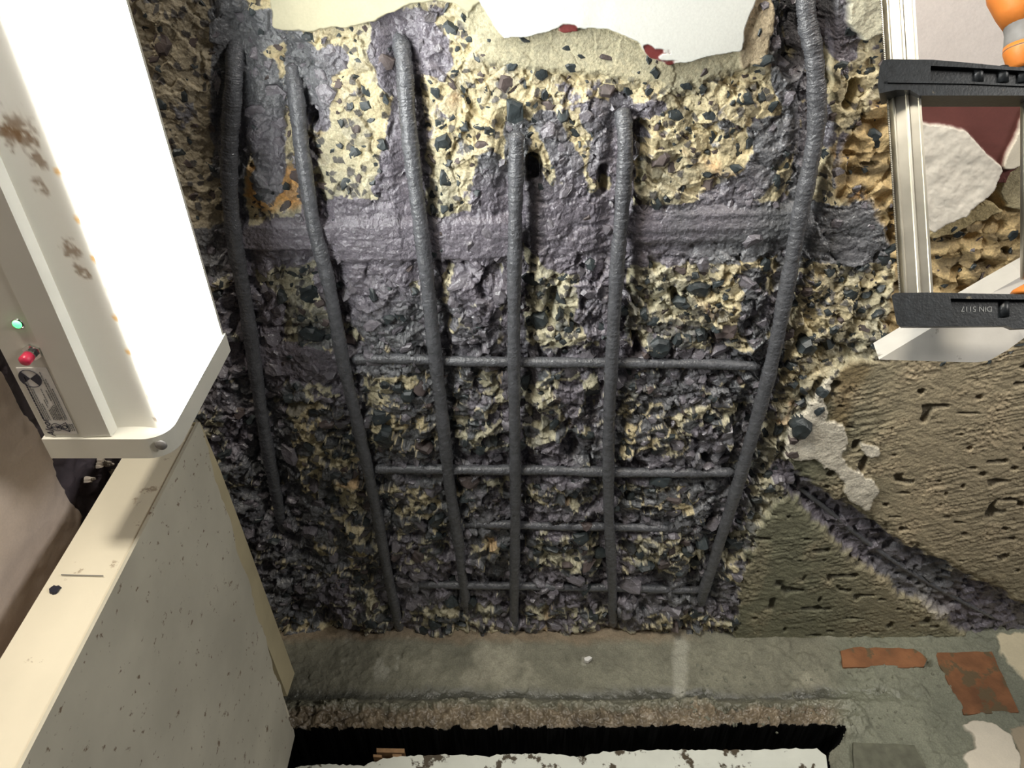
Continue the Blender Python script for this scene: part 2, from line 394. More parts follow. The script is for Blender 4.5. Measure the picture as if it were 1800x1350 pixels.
# primer, as brushed on: strokes (points, radii, coverage)
ST = [
 ([(400, 30), (410, 120), (400, 300)], [28, 34, 26], 1), ([(440, 60), (470, 50)], 34, .9), ([(450, 130), (470, 230), (470, 330)], [34, 30, 22], .8),
 ([(515, 70), (545, 130), (560, 220)], [18, 30, 18], .9), ([(560, 110), (590, 105)], 20, .8),
 ([(680, 25), (676, 90), (690, 150)], [22, 26, 16], 1), ([(725, 50), (745, 90), (770, 110)], [28, 36, 18], 1), ([(716, 150), (705, 260), (700, 330)], [16, 26, 40], .95),
 ([(440, 440), (560, 425), (660, 420)], [36, 40, 50], 1), ([(340, 450), (420, 440)], 40, .85),
 ([(600, 400), (680, 420), (730, 440)], [45, 60, 60], 1), ([(600, 500), (660, 540), (700, 570)], [48, 60, 50], 1), ([(760, 430), (880, 420)], [38, 40], 1),
 ([(760, 560), (750, 640)], [30, 30], .7), ([(660, 600), (740, 600)], 20, .75),
 ([(860, 300), (870, 380), (850, 440)], [24, 34, 30], 1), ([(930, 330), (960, 400), (1060, 400)], [30, 55, 50], 1), ([(960, 220), (1000, 300), (1000, 350)], [20, 22, 36], .8),
 ([(1050, 210), (1080, 220), (1060, 300)], [24, 24, 18], 1), ([(1100, 210), (1160, 190)], [10, 7], .9), ([(1060, 210), (1130, 240)], 8, .9), ([(980, 440), (1060, 470), (1050, 560)], [34, 26, 34], .85),
 ([(1110, 420), (1250, 410), (1400, 405)], [46, 50, 46], 1), ([(1330, 500), (1330, 580)], [26, 30], .8), ([(1440, 410), (1500, 420), (1560, 400)], [46, 50, 46], 1),
 ([(1500, 340), (1540, 300)], [18, 14], .6), ([(1350, 240), (1390, 230), (1330, 320), (1250, 372)], [26, 22, 24, 20], .95), ([(1370, 20), (1380, 110), (1400, 200)], [26, 26, 20], .9), ([(1470, 0), (1490, 60), (1490, 90)], [24, 22, 18], 1),
 ([(1440, 170), (1460, 250)], [18, 20], .7), ([(1480, 320), (1490, 250)], [14, 12], .8),
 ([(430, 560), (450, 760), (470, 900), (520, 1040)], [60, 55, 60, 60], .8), ([(500, 640), (580, 650)], 30, .8), ([(560, 900), (560, 1050)], [40, 60], .6), ([(350, 560), (370, 700)], [30, 26], .8),
 ([(620, 640), (780, 640), (1000, 640), (1330, 640)], [20, 22, 14, 16], .9), ([(1140, 690), (1260, 680), (1320, 690)], [26, 36, 26], .75), ([(840, 470), (830, 600)], [40, 44], .7),
 ([(660, 830), (900, 830), (1100, 832), (1290, 830)], [20, 24, 26, 24], .9), ([(1240, 780), (1290, 800), (1260, 900)], [30, 30, 34], .85), ([(960, 800), (1040, 800)], 18, .9),
 ([(820, 930), (1000, 925), (1260, 930)], [26, 26, 18], .85), ([(690, 1040), (850, 1040), (1060, 1045), (1230, 1050), (1290, 1060)], [34, 30, 28, 32, 26], .9),
 ([(1230, 960), (1300, 900)], [20, 22], .7), ([(700, 700), (820, 700)], 34, .55), ([(1000, 700), (1040, 770)], [26, 24], .6), ([(1130, 1060), (1090, 1130)], [22, 16], .8),
 ([(690, 960), (750, 1000)], [36, 40], .65), ([(830, 890), (890, 890)], 26, .6), ([(1120, 880), (1180, 880)], 26, .45),
]
for _, pts, _r in LONG + CROSS:
    ST.append(([(a, b) for a, b, c in pts], 19, .72))
diag_pts = [(a, b) for a, b, c in DIAG]
ST.append((diag_pts + [(1840, 1110)], [14, 26, 34, 36, 40, 40, 30], 1))
Pm = np.zeros_like(X)
for pts, r, wgt in ST:
    Pm = np.maximum(Pm, wgt * sstep(22, -10, g.line(pts, r)))
low = sstep(470, 640, PY) * sstep(1380, 1300, PX)
Pm = np.maximum(Pm, .40 * low); Pm = np.maximum(Pm, .27)
Pm = np.where(render > .5, np.where(g.line(diag_pts + [(1840, 1110)], 46) < 0, Pm, 0), Pm)

# relief of the broken concrete: faceted lumps, then grain
warp = .006 * nf
f_big, e_big, ra, rb, rc = facets(X + warp, Y + warp, 22, 2, 1.4)
f_mid, e_mid, qa, qb, qc = facets(X + .7 * warp, Y - .7 * warp, 50, 6, 1.6)
f_sm, e_sm, sa, sb, sc_ = facets(X, Y, 135, 9, 1.6)
rug = mix(.48, .95, sstep(400, 560, PY))
rug = mix(rug, .35, left_soft)
fine_p = fbm(X * 240, Y * 240, 3, 14)
paint_raw = Pm + .34 * nz + .22 * nf + .09 * fine_p + .16 * (qa - .5) - .28 * low * f_mid
paint = sstep(.47, .55, paint_raw)
calm = paint * sstep(.85, 1.0, Pm) * (1 - low) * .65     # thick brushed primer smooths the lumps
h = (-.0095 * f_big - .0060 * f_mid - .0018 * f_sm) * rug * (1 - calm) - .004 * nb
h += -.0012 * nf + .0010 * (1 - sstep(0, .12, e_mid)) * rug
h += .0060 * sstep(.72, .9, vnoise(X * 55, Y * 70, 4)) * rug              # blow holes
h += .006                                                                  # mean recess behind the bars
# chases round the long bars, with a deeper side away from the lamp
for _, pts, r in LONG:
    d = g.line([(a, b) for a, b, c in pts], 0)
    h += .0085 * sstep(46, 14, d)
for _, pts, r in CROSS:
    d = g.line([(a, b) for a, b, c in pts], 0)
    h += .004 * sstep(30, 8, d)
# side walls of the cavity at the top right, and other deep hollows
def pit(pts, r, depth, soft=10):
    global h
    h += depth * sstep(soft, -soft, g.line(pts, r) + edge * .5)
pit([(1392, -60), (1400, 60), (1398, 120)], [20, 22, 18], .045); pit([(1446, -60), (1452, 60), (1460, 150)], [16, 16, 10], .045)
pit([(1508, 150), (1496, 190)], [9, 8], .03, 6); pit([(937, 285), (940, 315)], [10, 12], .026, 5); pit([(1128, 230), (1130, 330)], [14, 12], .018, 8)
pit([(972, 520), (966, 560)], [10, 10], .016, 5); pit([(1120, 600), (1122, 625)], [8, 9], .026, 5); pit([(1186, 520), (1190, 535)], [8, 8], .02, 5)
pit([(1238, 808), (1242, 812)], [7, 8], .02, 4); pit([(600, 985), (640, 1040)], [16, 30], .012, 14); pit([(1062, 300), (1060, 340)], [9, 8], .018, 6)
pit([(1160, 1040), (1130, 1070)], [14, 14], .012, 8); pit([(520, 1090), (580, 1100)], [22, 22], .02, 14); pit([(548, 200), (548, 215)], [6, 7], .02, 4)
pit([(800, 620), (806, 660)], [7, 9], .014, 6); pit([(1000, 760), (1010, 800)], [9, 8], .012, 6)
# brushed ridges on the embedded flat bars
band = sstep(30, 10, g.line([(1120, 405), (1260, 400), (1405, 396)], 6))
h = mix(h, .000 + .0022 * np.sin((PY + .02 * PX) / 4.6) * .5, band * .85)
band2 = sstep(18, 6, g.line([(434, 420), (560, 420)], 12)); h = mix(h, -.001 + .0006 * nf, band2 * .85)
band3 = sstep(22, 8, g.line([(580, 430), (700, 430), (880, 425)], 20)); h = mix(h, .001 + .0012 * nf + .0012 * nz, band3 * .75)
band4 = sstep(26, 8, g.line([(460, 640), (590, 640)], 12)); h = mix(h, .002 + .001 * nf, band4 * .7)
h += .0011 * fbm(X * 240 + 8 * nz, Y * 110, 3, 9) * paint + .0009 * fbm(X * 110, Y * 260, 3, 10) * paint

# colours (albedo)
def C3(*rgb): return np.array(lin(*rgb), np.float32)
def shade(base, amt): return base[None, None, :] * (1 + amt)[..., None]
m_tan = shade(C3(206, 191, 152), .16 * nz + .12 * nf)
m_gry = shade(C3(190, 184, 158), .14 * nz + .14 * nf)
tan_w = sstep(-.5, .5, nb + .5 * nz + .4 * sstep(500, 200, PY) - .2)
colr = mix(m_gry, m_tan, tan_w[..., None])
rust = sstep(.40, .62, fbm(X * 16 + 5, Y * 16, 4, 7) + .25 * sstep(700, 1100, PY) * sstep(300, 900, PX) * .4) * sstep(.35, -.1, e_big)
colr = mix(colr, shade(C3(196, 146, 96), .2 * nf), (.6 * rust)[..., None])
colr = mix(colr, shade(C3(206, 150, 78), .25 * nz), (ochre * .8)[..., None])
colr = mix(colr, shade(C3(158, 148, 130), .3 * nz + .2 * nf), (left_soft * .8)[..., None])
# dark aggregate faces showing flush in the matrix
stone_face = sstep(.52, .56, qa) * sstep(.05, .11, e_mid) * (1 - .6 * left_soft)
colr = mix(colr, shade(C3(78, 82, 88), .4 * nf + .5 * (qb - .5)), (stone_face * mix(.25, .95, low))[..., None])
fleck = sstep(.80, .84, sa) * sstep(.06, .12, e_sm); colr = mix(colr, shade(C3(70, 68, 70), .3 * nf), (fleck * .9)[..., None])
gloss = .15 + .45 * stone_face
PT = mix(shade(C3(117, 112, 120), .16 * nf + .22 * nz), shade(C3(110, 111, 114), .2 * nf), sstep(-.2, .4, nb)[..., None])
colr = mix(colr, PT, paint[..., None]); gloss = mix(gloss, .82 + .2 * nf, paint)

# other skins of the ceiling
trow0 = fbm(X * 60 + Y * 60, Y * 180 - X * 180, 4, 4)
def skin(mask, hh, cc, gl):
    global h, colr, gloss
    h = mix(h, hh, mask); colr = mix(colr, cc, mask[..., None]); gloss = mix(gloss, gl, mask)
st = fbm(X * 30 + Y * 60, Y * 170 - X * 60, 4, 8)
skin(collar * .85, .000 + .0010 * nf - .0012 * nz - .004 * sstep(30, -20, g.line([(880, 60), (1060, 60), (1170, 110), (1300, 95)], 10)), shade(C3(186, 179, 150), .12 * nf + .1 * nz), .08)
skin(smooth_tl, -.002 + .0004 * nf, shade(C3(186, 180, 152), .05 * nf + .05 * nz), .08)
skin(beige_right, -.006 + .0020 * nf + .002 * nz, shade(C3(186, 182, 160), .2 * nf + .1 * nz), .08)
skin(beige_lobe, -.004 + .0016 * nf + .0015 * nz, shade(C3(176, 160, 132), .25 * nf + .1 * nz), .08)
lam = np.sin((Y * 210 + 2.4 * nz + 1.1 * nb)) 
skin(tan_rough, .010 - .0045 * lam * (.6 + .4 * nz) - .005 * f_mid - .0015 * nf + .008 * sstep(.68, .8, vnoise(X * 40, Y * 90, 6)), shade(C3(198, 172, 124), .28 * nz + .22 * nf) * mix(1, .45, sstep(.60, .74, vnoise(X * 45, Y * 85, 11)))[..., None], .12)
skin(sstep(222, 218, PX + .03 * PY) * sstep(110, 90, PY), -.012 + 0 * nf, shade(C3(206, 192, 164), .04 * nz), .1)
skin(maroon, -.004 + .0004 * nz, shade(C3(104, 56, 50), .12 * st), .35)
skin(white_right, -.008 + .0005 * nz, shade(C3(222, 212, 206), .05 * nz + .03 * nf), .2)
skin(grey_bit, .001 + .0010 * nf, shade(C3(176, 164, 130), .12 * nz), .1)
skin(grey_bit2, .001 + .0014 * nf, shade(C3(190, 172, 128), .12 * nz), .1)
skin(flake_a, -.010 + .0030 * nz + .0006 * nf + .0005 * trow0, shade(C3(230, 222, 208), .10 * nz + .08 * nf), .12)
skin(flake_b, -.009 + .0012 * nz, shade(C3(226, 216, 196), .06 * nz), .12)
skin(white_top, -.010 + .0012 * fbm(X * 34, Y * 34, 3, 2) * sstep(1200, 1000, PX), shade(C3(212, 213, 207), .03 * nz), .25)
chip = np.maximum(S([(972, 50), (990, 41), (1012, 42), (1018, 52), (990, 54)], 1.2, .4), S([(1124, 72), (1142, 74), (1150, 84), (1176, 82), (1178, 92), (1150, 92), (1162, 102), (1196, 104), (1176, 112), (1140, 98)], 1.2, .6))
skin(chip, -.0085 + .0003 * nf, shade(C3(112, 38, 34), .15 * nf), .3)
trow = fbm(X * 50 + Y * 70, Y * 210 - X * 120, 4, 4)
grit = sstep(-.1, .5, nz)
rcol = mix(shade(C3(122, 121, 98), .25 * nf + .15 * trow), shade(C3(184, 168, 138), .22 * nf + .2 * trow), (sstep(1380, 1640, PX + 60 * nz) * sstep(1200, 900, PY + 60 * nz) * .85 + .25 * sstep(0, .5, nz))[..., None])
rcol = mix(rcol, shade(C3(128, 104, 62), .2 * nf), (.6 * S([(1470, 640), (1530, 640), (1500, 700), (1480, 760), (1460, 740)], 12, 1.2))[..., None])
rh = -.003 - .0024 * mix(.2, 1, sstep(-.3, .3, fbm(X * 14, Y * 20, 3, 13))) * fbm((.93 * X - .37 * Y) * 60 + 2 * nz, (.37 * X + .93 * Y) * 430 + 3 * nz, 3, 4) - .0010 * trow - .0022 * fbm(X*260,Y*260,3,6) * grit - .0006 * nz + .007 * sstep(.80, .86, vnoise(X * 48, Y * 75, 9)) - .001 * nb
gr = g.line(diag_pts + [(1840, 1110)], [10, 24, 34, 38, 42, 42, 30]) + edge * 1.2
groove = sstep(14, -12, gr)
rh = rh + (.016 + .005 * f_mid) * groove
rcol = mix(rcol, PT * .92, sstep(6, -4, gr)[..., None])
skin(render, rh, rcol, .08 + .5 * sstep(6, -4, gr))
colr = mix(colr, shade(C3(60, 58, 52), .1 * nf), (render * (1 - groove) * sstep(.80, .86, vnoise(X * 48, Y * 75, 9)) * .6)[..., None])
skin(wflake * (1 - .9 * groove), -.0065 + .0022 * nz + .0014 * nf, shade(C3(224, 216, 198), .08 * nz), .12)
h += .010 * sstep(1128, 1150, PY)
colr = np.clip(colr, .005, .9)

region = np.zeros(X.shape, int)
for k, mk in enumerate([white_top + white_right, maroon + chip, flake_a + flake_b, smooth_tl, tan_rough + grey_bit + grey_bit2, render, wflake * (1 - groove)], 1):
    region[mk > .5] = k
region[(flake_a + flake_b) > .5] = 3; region[white_top * (1 - chip) > .5] = 1
objs = g.build('ceiling', h, colr, gloss, M['surface'], region,
               ['ceiling', 'white_paint_skin', 'maroon_paint_skin', 'plaster_flake', 'smooth_plaster', 'tan_plaster', 'cement_render', 'white_flake'],
               mats={k: M['plaster'] for k in ('white_paint_skin', 'maroon_paint_skin', 'plaster_flake', 'smooth_plaster')})
ceiling = objs[0]
tag(ceiling, 'broken concrete soffit with dark crushed stones, tan mortar and purple-grey primer', None, None, 'structure')
ceil_h = h
objs[7 if len(objs) > 7 else -1]['label'] = 'peeling white paint flakes at the edge of the render'

# ------------------------------------------------------------------ aggregate stones
blocked = np.maximum.reduce([white_top, white_right, maroon, flake_a, flake_b, smooth_tl * .9, render, beige_right, grey_bit, band, band2])
def stone_geom(rr, a, b, c, n):
    ang0 = rr.uniform(0, 6.28); out = []
    for k in range(n):
        t = ang0 + 2 * math.pi * (k + rr.uniform(-.32, .32)) / n; r = rr.uniform(.72, 1.1)
        out.append((a * r * math.cos(t), b * r * math.sin(t)))
    rot = rr.uniform(0, 3.14); cs, sn = math.cos(rot), math.sin(rot)
    out = [(x * cs - y * sn, x * sn + y * cs) for x, y in out]
    tx, ty = rr.gauss(0, .22), rr.gauss(0, .22)
    V = [(x * 1.04, y * 1.04, c * 1.6) for x, y in out]
    V += [(x * .98, y * .98, -c * .25 + tx * x * .6 + ty * y * .6 + rr.uniform(-.15, .15) * c) for x, y in out]
    V += [(x * .66 + rr.uniform(-.06, .06) * a, y * .66 + rr.uniform(-.06, .06) * b, -c + tx * x + ty * y + rr.uniform(-.25, .25) * c) for x, y in out]
    px_, py_ = rr.uniform(-.25, .25) * a, rr.uniform(-.25, .25) * b
    V.append((px_, py_, -c * 1.15 + tx * px_ + ty * py_)); F_ = []
    for k in range(n):
        k2 = (k + 1) % n
        F_ += [(k, k + n, k2 + n, k2), (k + n, k + 2 * n, k2 + 2 * n, k2 + n), (k + 2 * n, 3 * n, k2 + 2 * n)]
    return V, F_
rr = random.Random(5)
cells = {}; stones = []
bar_lines = [[(a, b) for a, b, c in p] for _, p, _r in LONG]
def place_stone(px, py, rpx, forced=None):
    key = (int(px // 40), int(py // 40))
    for i in (-1, 0, 1):
        for j in (-1, 0, 1):
            for (x, y, r) in cells.get((key[0] + i, key[1] + j), ()):
                if math.hypot(x - px, y - py) < (r + rpx) * (.66 if py > 480 else .82): return False
    cells.setdefault(key, []).append((px, py, rpx))
    dep = (H - CAMZ) / ray(px, py).z
    fs = 1.0
    stones.append((px, py, rpx, dep)); return True
HAND = [(1068, 100, 13), (1005, 120, 11), (900, 115, 12), (845, 138, 16), (895, 150, 20), (823, 190, 13), (765, 165, 12), (1022, 98, 9), (1080, 110, 16), (990, 205, 12), (780, 255, 18), (755, 230, 14),
        (1420, 610, 22), (1465, 605, 26), (1190, 205, 18), (1250, 205, 14), (1310, 175, 16), (1330, 215, 20), (1160, 280, 18), (1185, 300, 14), (1245, 310, 12), (1290, 300, 15), (1310, 330, 16), (1275, 245, 12),
        (1300, 270, 15), (1240, 130, 10), (1010, 240, 14), (985, 265, 13), (935, 500, 18), (1010, 505, 9), (985, 562, 16), (950, 570, 18), (1260, 515, 14), (1270, 540, 12), (1200, 540, 14), (1150, 570, 13),
        (1430, 540, 12), (1500, 560, 12), (1520, 580, 11), (1460, 525, 16), (1545, 250, 20), (1480, 300, 18), (1340, 105, 20), (1372, 120, 20), (365, 300, 12), (340, 350, 14), (370, 350, 13), (375, 150, 22), (280, 80, 18), (590, 150, 11), (566, 335, 12), (575, 230, 10), (840, 320, 14), (835, 345, 12), (760, 350, 13)]
for px, py, r in HAND: place_stone(px, py, r)
tries = 0
while len(stones) < 1950 and tries < 60000:
    tries += 1
    px = rr.uniform(215, 1600); py = rr.uniform(-30, 1118)
    if g.at(blocked, px, py) > .35: continue
    lo = py > 470
    dens = .9 if lo else .8
    if g.at(collar, px, py) > .3: dens = .10
    if g.at(left_soft, px, py) > .3: dens = .30
    if g.at(tan_rough, px, py) > .5: dens = .25
    if g.at(Pm, px, py) > .9 and not lo: dens = .16
    if rr.random() > dens: continue
    r = min(24, max(4.0, rr.lognormvariate(math.log(10.5 if lo else 9.6), .48)))
    place_stone(px, py, r)
for k in range(160):                                   # the tan plaster beside the clamp holds a few more
    px = rr.uniform(1640, 1860); py = rr.uniform(400, 640)
    if g.at(tan_rough, px, py) > .5 and rr.random() < .35: place_stone(px, py, rr.uniform(4, 10))
order = sorted(range(len(stones)), key=lambda i: -stones[i][2])
small_V, small_F, small_M = [], [], []
for rank, i in enumerate(order):
    px, py, rpx, dep = stones[i]
    a = rpx * dep / F * 1.12; asp = rr.uniform(.45, .95); b = a * asp
    rugl = .22 if py < 470 else .48
    p = on_z(px, py); z = H + float(g.at(ceil_h, px, py))
    pm = g.at(paint, px, py) > .5
    c = b * rugl * rr.uniform(.6, 1.1)
    V_, F_ = stone_geom(rr, a, b, c, rr.choice((5, 6, 6, 7, 8)) if rank < 900 else 5)
    sink = c * (.55 if py < 470 else .30)
    mi = 2 if (pm and rr.random() < .9) else (0 if rr.random() < .76 else 1)
    if rank < 290:
        me = bpy.data.meshes.new('stone'); me.from_pydata(V_, [], F_); me.materials.append(M[('slate', 'brown', 'pstone')[mi]])
        o = bpy.data.objects.new('stone', me); COL.objects.link(o); o.parent = ceiling; o.location = (p.x, p.y, z + sink)
    else:
        n0 = len(small_V); small_V += [(x + p.x, y + p.y, q + z + sink) for x, y, q in V_]
        small_F += [tuple(n0 + k for k in f) for f in F_]; small_M += [mi] * len(F_)
me = bpy.data.meshes.new('small_stones'); me.from_pydata(small_V, [], small_F)
for k in ('slate', 'brown', 'pstone'): me.materials.append(M[k])
me.polygons.foreach_set('material_index', small_M)
o = link('small_stones', me, None, ceiling); o['kind'] = 'stuff'

# ------------------------------------------------------------------ reinforcement bars
def catmull(pts, n=12):
    out = []; P_ = [pts[0]] + pts + [pts[-1]]
    for i in range(1, len(P_) - 2):
        p0, p1, p2, p3 = P_[i - 1:i + 3]
        for k in range(n):
            t = k / n
            out.append(tuple(.5 * ((2 * b) + (-a + c) * t + (2 * a - 5 * b + 4 * c - d) * t * t + (-a + 3 * b - 3 * c + d) * t ** 3) for a, b, c, d in zip(p0, p1, p2, p3)))
    return out + [tuple(pts[-1])]
def rebar(label, pts, r, seed, n=22, taper=(1, 1), group=None):
    W = []
    for px, py, dz in pts: W.append(tuple(on_z(px, py, H + dz)))
    path = catmull(W, 64); rad = []
    R2 = random.Random(seed); ph = R2.uniform(0, 9)
    for i, p in enumerate(path):
        t = i / (len(path) - 1)
        k = 1 + .05 * math.sin(i * .079 + ph) + .035 * math.sin(i * .24 + 2 * ph) + R2.uniform(-.025, .025)
        e = min(1, .5 + t * 22, .5 + (1 - t) * 22)
        rad.append(r * .88 * k * e)
    bm = bmesh.new(); tube(bm, path, rad, n, .055, seed)
    o = finish('rebar', bm, M['bar'], None, True)
    tag(o, label, 'rebar', group); return o
for i, (lab, pts, r) in enumerate(LONG):
    rebar(lab, pts, r, i + 1, group='long rebars of the exposed mesh')
for i, (lab, pts, r) in enumerate(CROSS):
    rebar(lab, pts, r, i + 20, group='cross bars of the exposed mesh')
rebar('thin dark rebar sunk in the diagonal groove through the cement render', [(a, b, c + .0035) for a, b, c in DIAG], .0045, 40)

# ------------------------------------------------------------------ FAR WALL (beam face, ledge, slot, brickwork)
gw = Grid(('y', YW), 380, 1880, 1084, 1420, 1.6)
X, Z, PX, PY = gw.a.astype(np.float32), gw.b.astype(np.float32), gw.PX, gw.PY
nz = fbm(X * 22, Z * 22, 5, 2); nf = fbm(X * 90, Z * 90, 4, 4); nb = fbm(X * 6, Z * 6, 3, 6); f_mid, e_mid, qa, qb, qc = facets(X, Z, 70, 3, 1.4)
edge = 8 * nz + 8 * nf
S = lambda poly, soft=2.0, e=1.0: sstep(soft, -soft, gw.sd(poly) + edge * e)
h = -.0022 * nf - .003 * nz - .003 * nb - .0012 * f_mid
h += .004 * nf * sstep(1150, 1120, PY + 8 * nz)
rightside = sstep(1440, 1500, PX + 10 * nz)
lump = sstep(.1, .6, fbm(X * 34, Z * 34, 4, 9)) * sstep(1150, 1250, PX)
h -= .005 * lump
lip = sstep(1226, 1246, PY + 10 * nz) * (1 - sstep(1290, 1310, PY + .0 * PX) * 1) * sstep(1560, 1440, PX)
wet = sstep(1205, 1222, PY + 14 * nz - .00 * PX) * sstep(1236, 1226, PY - 4 * nz) * sstep(1640, 1560, PX)
h -= lip * (.016 + .006 * f_mid + .006 * nf + .004 * fbm(X * 200, Z * 200, 3, 5))
h += wet * .003
slot = sstep(1, -1, gw.sd([(380, 1293), (700, 1292), (1050, 1291), (1482, 1286), (1474, 1300), (1452, 1322), (1452, 1500), (380, 1500)]) + edge * .35)
h += slot * .10
g1 = shade(C3(124, 122, 106), .25 * nf + .3 * nz); g2 = shade(C3(158, 154, 136), .25 * nf)
wc = mix(g1, g2, sstep(.1, .7, nb + .6 * nz)[..., None])
wc = mix(wc, shade(C3(172, 170, 156), .1 * nf), (.7 * sstep(.50, .62, fbm(X * 30, Z * 20, 4, 12)) * sstep(1210, 1180, PY))[..., None])
wc = mix(wc, shade(C3(138, 116, 92), .25 * nf), (.6 * sstep(1136, 1118, PY + 10 * nz) * sstep(1250, 1150, PX))[..., None])
wc = mix(wc, shade(C3(84, 84, 76), .2 * nf), (wet)[..., None])
wc = mix(wc, shade(C3(122, 110, 92), .6 * nf + .5 * nz), (lip * sstep(1244, 1262, PY + 14 * nz))[..., None])
wc = mix(wc, shade(C3(178, 176, 162), .1 * nf), (.6 * sstep(14, 2, gw.line([(1198, 1130), (1194, 1215)], 4) + edge * .6))[..., None])
wc = mix(wc, shade(C3(122, 124, 108), .14 * nf + .12 * nz), (rightside * .9)[..., None])
slot_shade = sstep(5, 3, gw.sd([(380, 1293), (700, 1292), (1050, 1291), (1482, 1286), (1474, 1300), (1452, 1322), (1452, 1500), (380, 1500)]) + edge * .35)
wc = mix(wc, shade(C3(4, 4, 4), .2 * nf), slot_shade[..., None])  # slot shade painted into the colour, spread over the ledge underside too
wg = (.1 + .75 * wet + .7 * lip) * (1 - slot_shade)
wp = S([(1692, 1276), (1712, 1268), (1745, 1270), (1772, 1290), (1790, 1330), (1796, 1420), (1690, 1420), (1700, 1350), (1690, 1330), (1716, 1318), (1710, 1290)], 2, .5)
wb = S([(1745, 1116), (1800, 1112), (1900, 1110), (1900, 1200), (1800, 1196), (1766, 1160)], 2, .7)
wr = S([(1772, 1280), (1792, 1320), (1800, 1420), (1900, 1420), (1900, 1260)], 2, .5)
for mk, cc, dh in ((wr, C3(160, 146, 124), -.002), (wp, C3(218, 208, 190), -.005), (wb, C3(208, 196, 166), -.004)):
    wc = mix(wc, shade(cc, .08 * nz + .05 * nf), mk[..., None]); h = mix(h, dh + .0012 * nz, mk); wg = mix(wg, .1, mk)
block_hole = sstep(2, -2, gw.sd([(1480, 1142), (1625, 1142), (1626, 1172), (1482, 1172)])) + sstep(2, -2, gw.sd([(1643, 1149), (1741, 1147), (1788, 1250), (1696, 1253)]))
h += .006 * np.clip(block_hole, 0, 1)
h += .012 * sstep(.5, 1, gw.sd([(1622, 1156), (1640, 1156), (1642, 1174), (1622, 1174)]) * -.3)
region = np.zeros(X.shape, int); region[wb + wp + wr > .5] = 1; region[(lip > .5) & (slot < .5)] = 2; region[slot_shade > .3] = 3
wob = gw.build('wall_far', h, np.clip(wc, .004, .9), np.clip(wg, 0, 1), M['wallsurf'], region, ['wall_far', 'plaster_patch', 'wet_ledge', 'slot_recess'], mats={'plaster_patch': M['plaster'], 'slot_recess': M['painted_shade']})
wall = wob[0]
tag(wall, 'wet grey-green mortar wall below the broken soffit', None, None, 'structure')

def slab(name, polypx, y0, y1, mat, parent, bevel=.002, jag=0, seed=1):
    R_ = random.Random(seed); pts = []
    n = len(polypx)
    for i in range(n):
        (x0, y0_), (x1, y1_) = polypx[i], polypx[(i + 1) % n]
        k = max(1, int(math.hypot(x1 - x0, y1_ - y0_) / 12)) if jag else 1
        for j in range(k):
            t = j / k; jj = jag if j else jag * .3
            pts.append(on_y(x0 + (x1 - x0) * t + R_.uniform(-jj, jj), y0_ + (y1_ - y0_) * t + R_.uniform(-jj, jj), y0))
    bm = bmesh.new(); prism(bm, pts, (0, y1 - y0, 0))
    return finish(name, bm, mat, parent, False, bevel, 2)
slab('brick', [(1478, 1144), (1500, 1138), (1606, 1140), (1630, 1158), (1624, 1172), (1482, 1173)], YW - .005, YW + .02, M['brick'], wall, .0015, 1.6, 3)
slab('brick', [(1641, 1148), (1743, 1145), (1791, 1252), (1695, 1256)], YW - .003, YW + .02, M['brick'], wall, .002, 1.0, 4)
slab('concrete_block', [(1500, 1304), (1530, 1306), (1608, 1310), (1628, 1350), (1640, 1410), (1506, 1410)], YW - .007, YW + .02, M['block'], wall, .002, 1.6, 5)
slab('mortar_chip', [(1027, 1156), (1036, 1153), (1041, 1156), (1034, 1162), (1028, 1161)], YW - .008, YW - .001, M['labelm'], wall, .0005)
# loose mortar lumps stuck on the right part of the wall
bmv, bff = [], []
R3 = random.Random(9)
for k in range(240):
    px = R3.uniform(1200, 1660); py = R3.uniform(1170, 1300)
    if gw.at(slot, px, py) > .1: continue
    a_ = R3.uniform(.0012, .005); V_, F_ = stone_geom(R3, a_, a_ * R3.uniform(.4, .9), a_ * .6, 6)
    p = on_y(px, py); yy = YW + float(gw.at(h, px, py)); n0 = len(bmv)
    bmv += [(p.x + x, yy + z * .8 + .001, p.z + y) for x, y, z in V_]; bff += [tuple(n0 + i for i in f) for f in F_]
me = bpy.data.meshes.new('mortar_crumbs'); me.from_pydata(bmv, [], bff); me.materials.append(plain('mortar_crumb', lin(118, 118, 104), .8))
o = link('mortar_crumbs', me, None, wall); o['kind'] = 'stuff'

# white chipped timber head under the slot
R4 = random.Random(12)
tops = []
prof = [(505, 1352), (560, 1343), (640, 1346), (655, 1340), (680, 1332), (740, 1328), (800, 1326), (860, 1330), (880, 1326), (960, 1325), (1020, 1330), (1060, 1322), (1150, 1318), (1300, 1318), (1436, 1315), (1452, 1328)]
for (a0, b0), (a1, b1) in zip(prof, prof[1:]):
    n = max(2, int((a1 - a0) / 6))
    for k in range(n):
        tops.append((a0 + (a1 - a0) * k / n, b0 + (b1 - b0) * k / n + R4.uniform(-1.6, 1.6)))
tops.append(prof[-1])
yf = YW - .012
pts = [on_y(x, y, yf) for x, y in tops] + [on_y(1466, 1440, yf), on_y(520, 1440, yf)]
bm = bmesh.new(); prism(bm, pts, (0, .06, 0))
t1 = finish('trim_1', bm, M['head'], None, False)
tag(t1, 'chipped white painted timber head along the bottom below the black slot', None, None, 'structure')
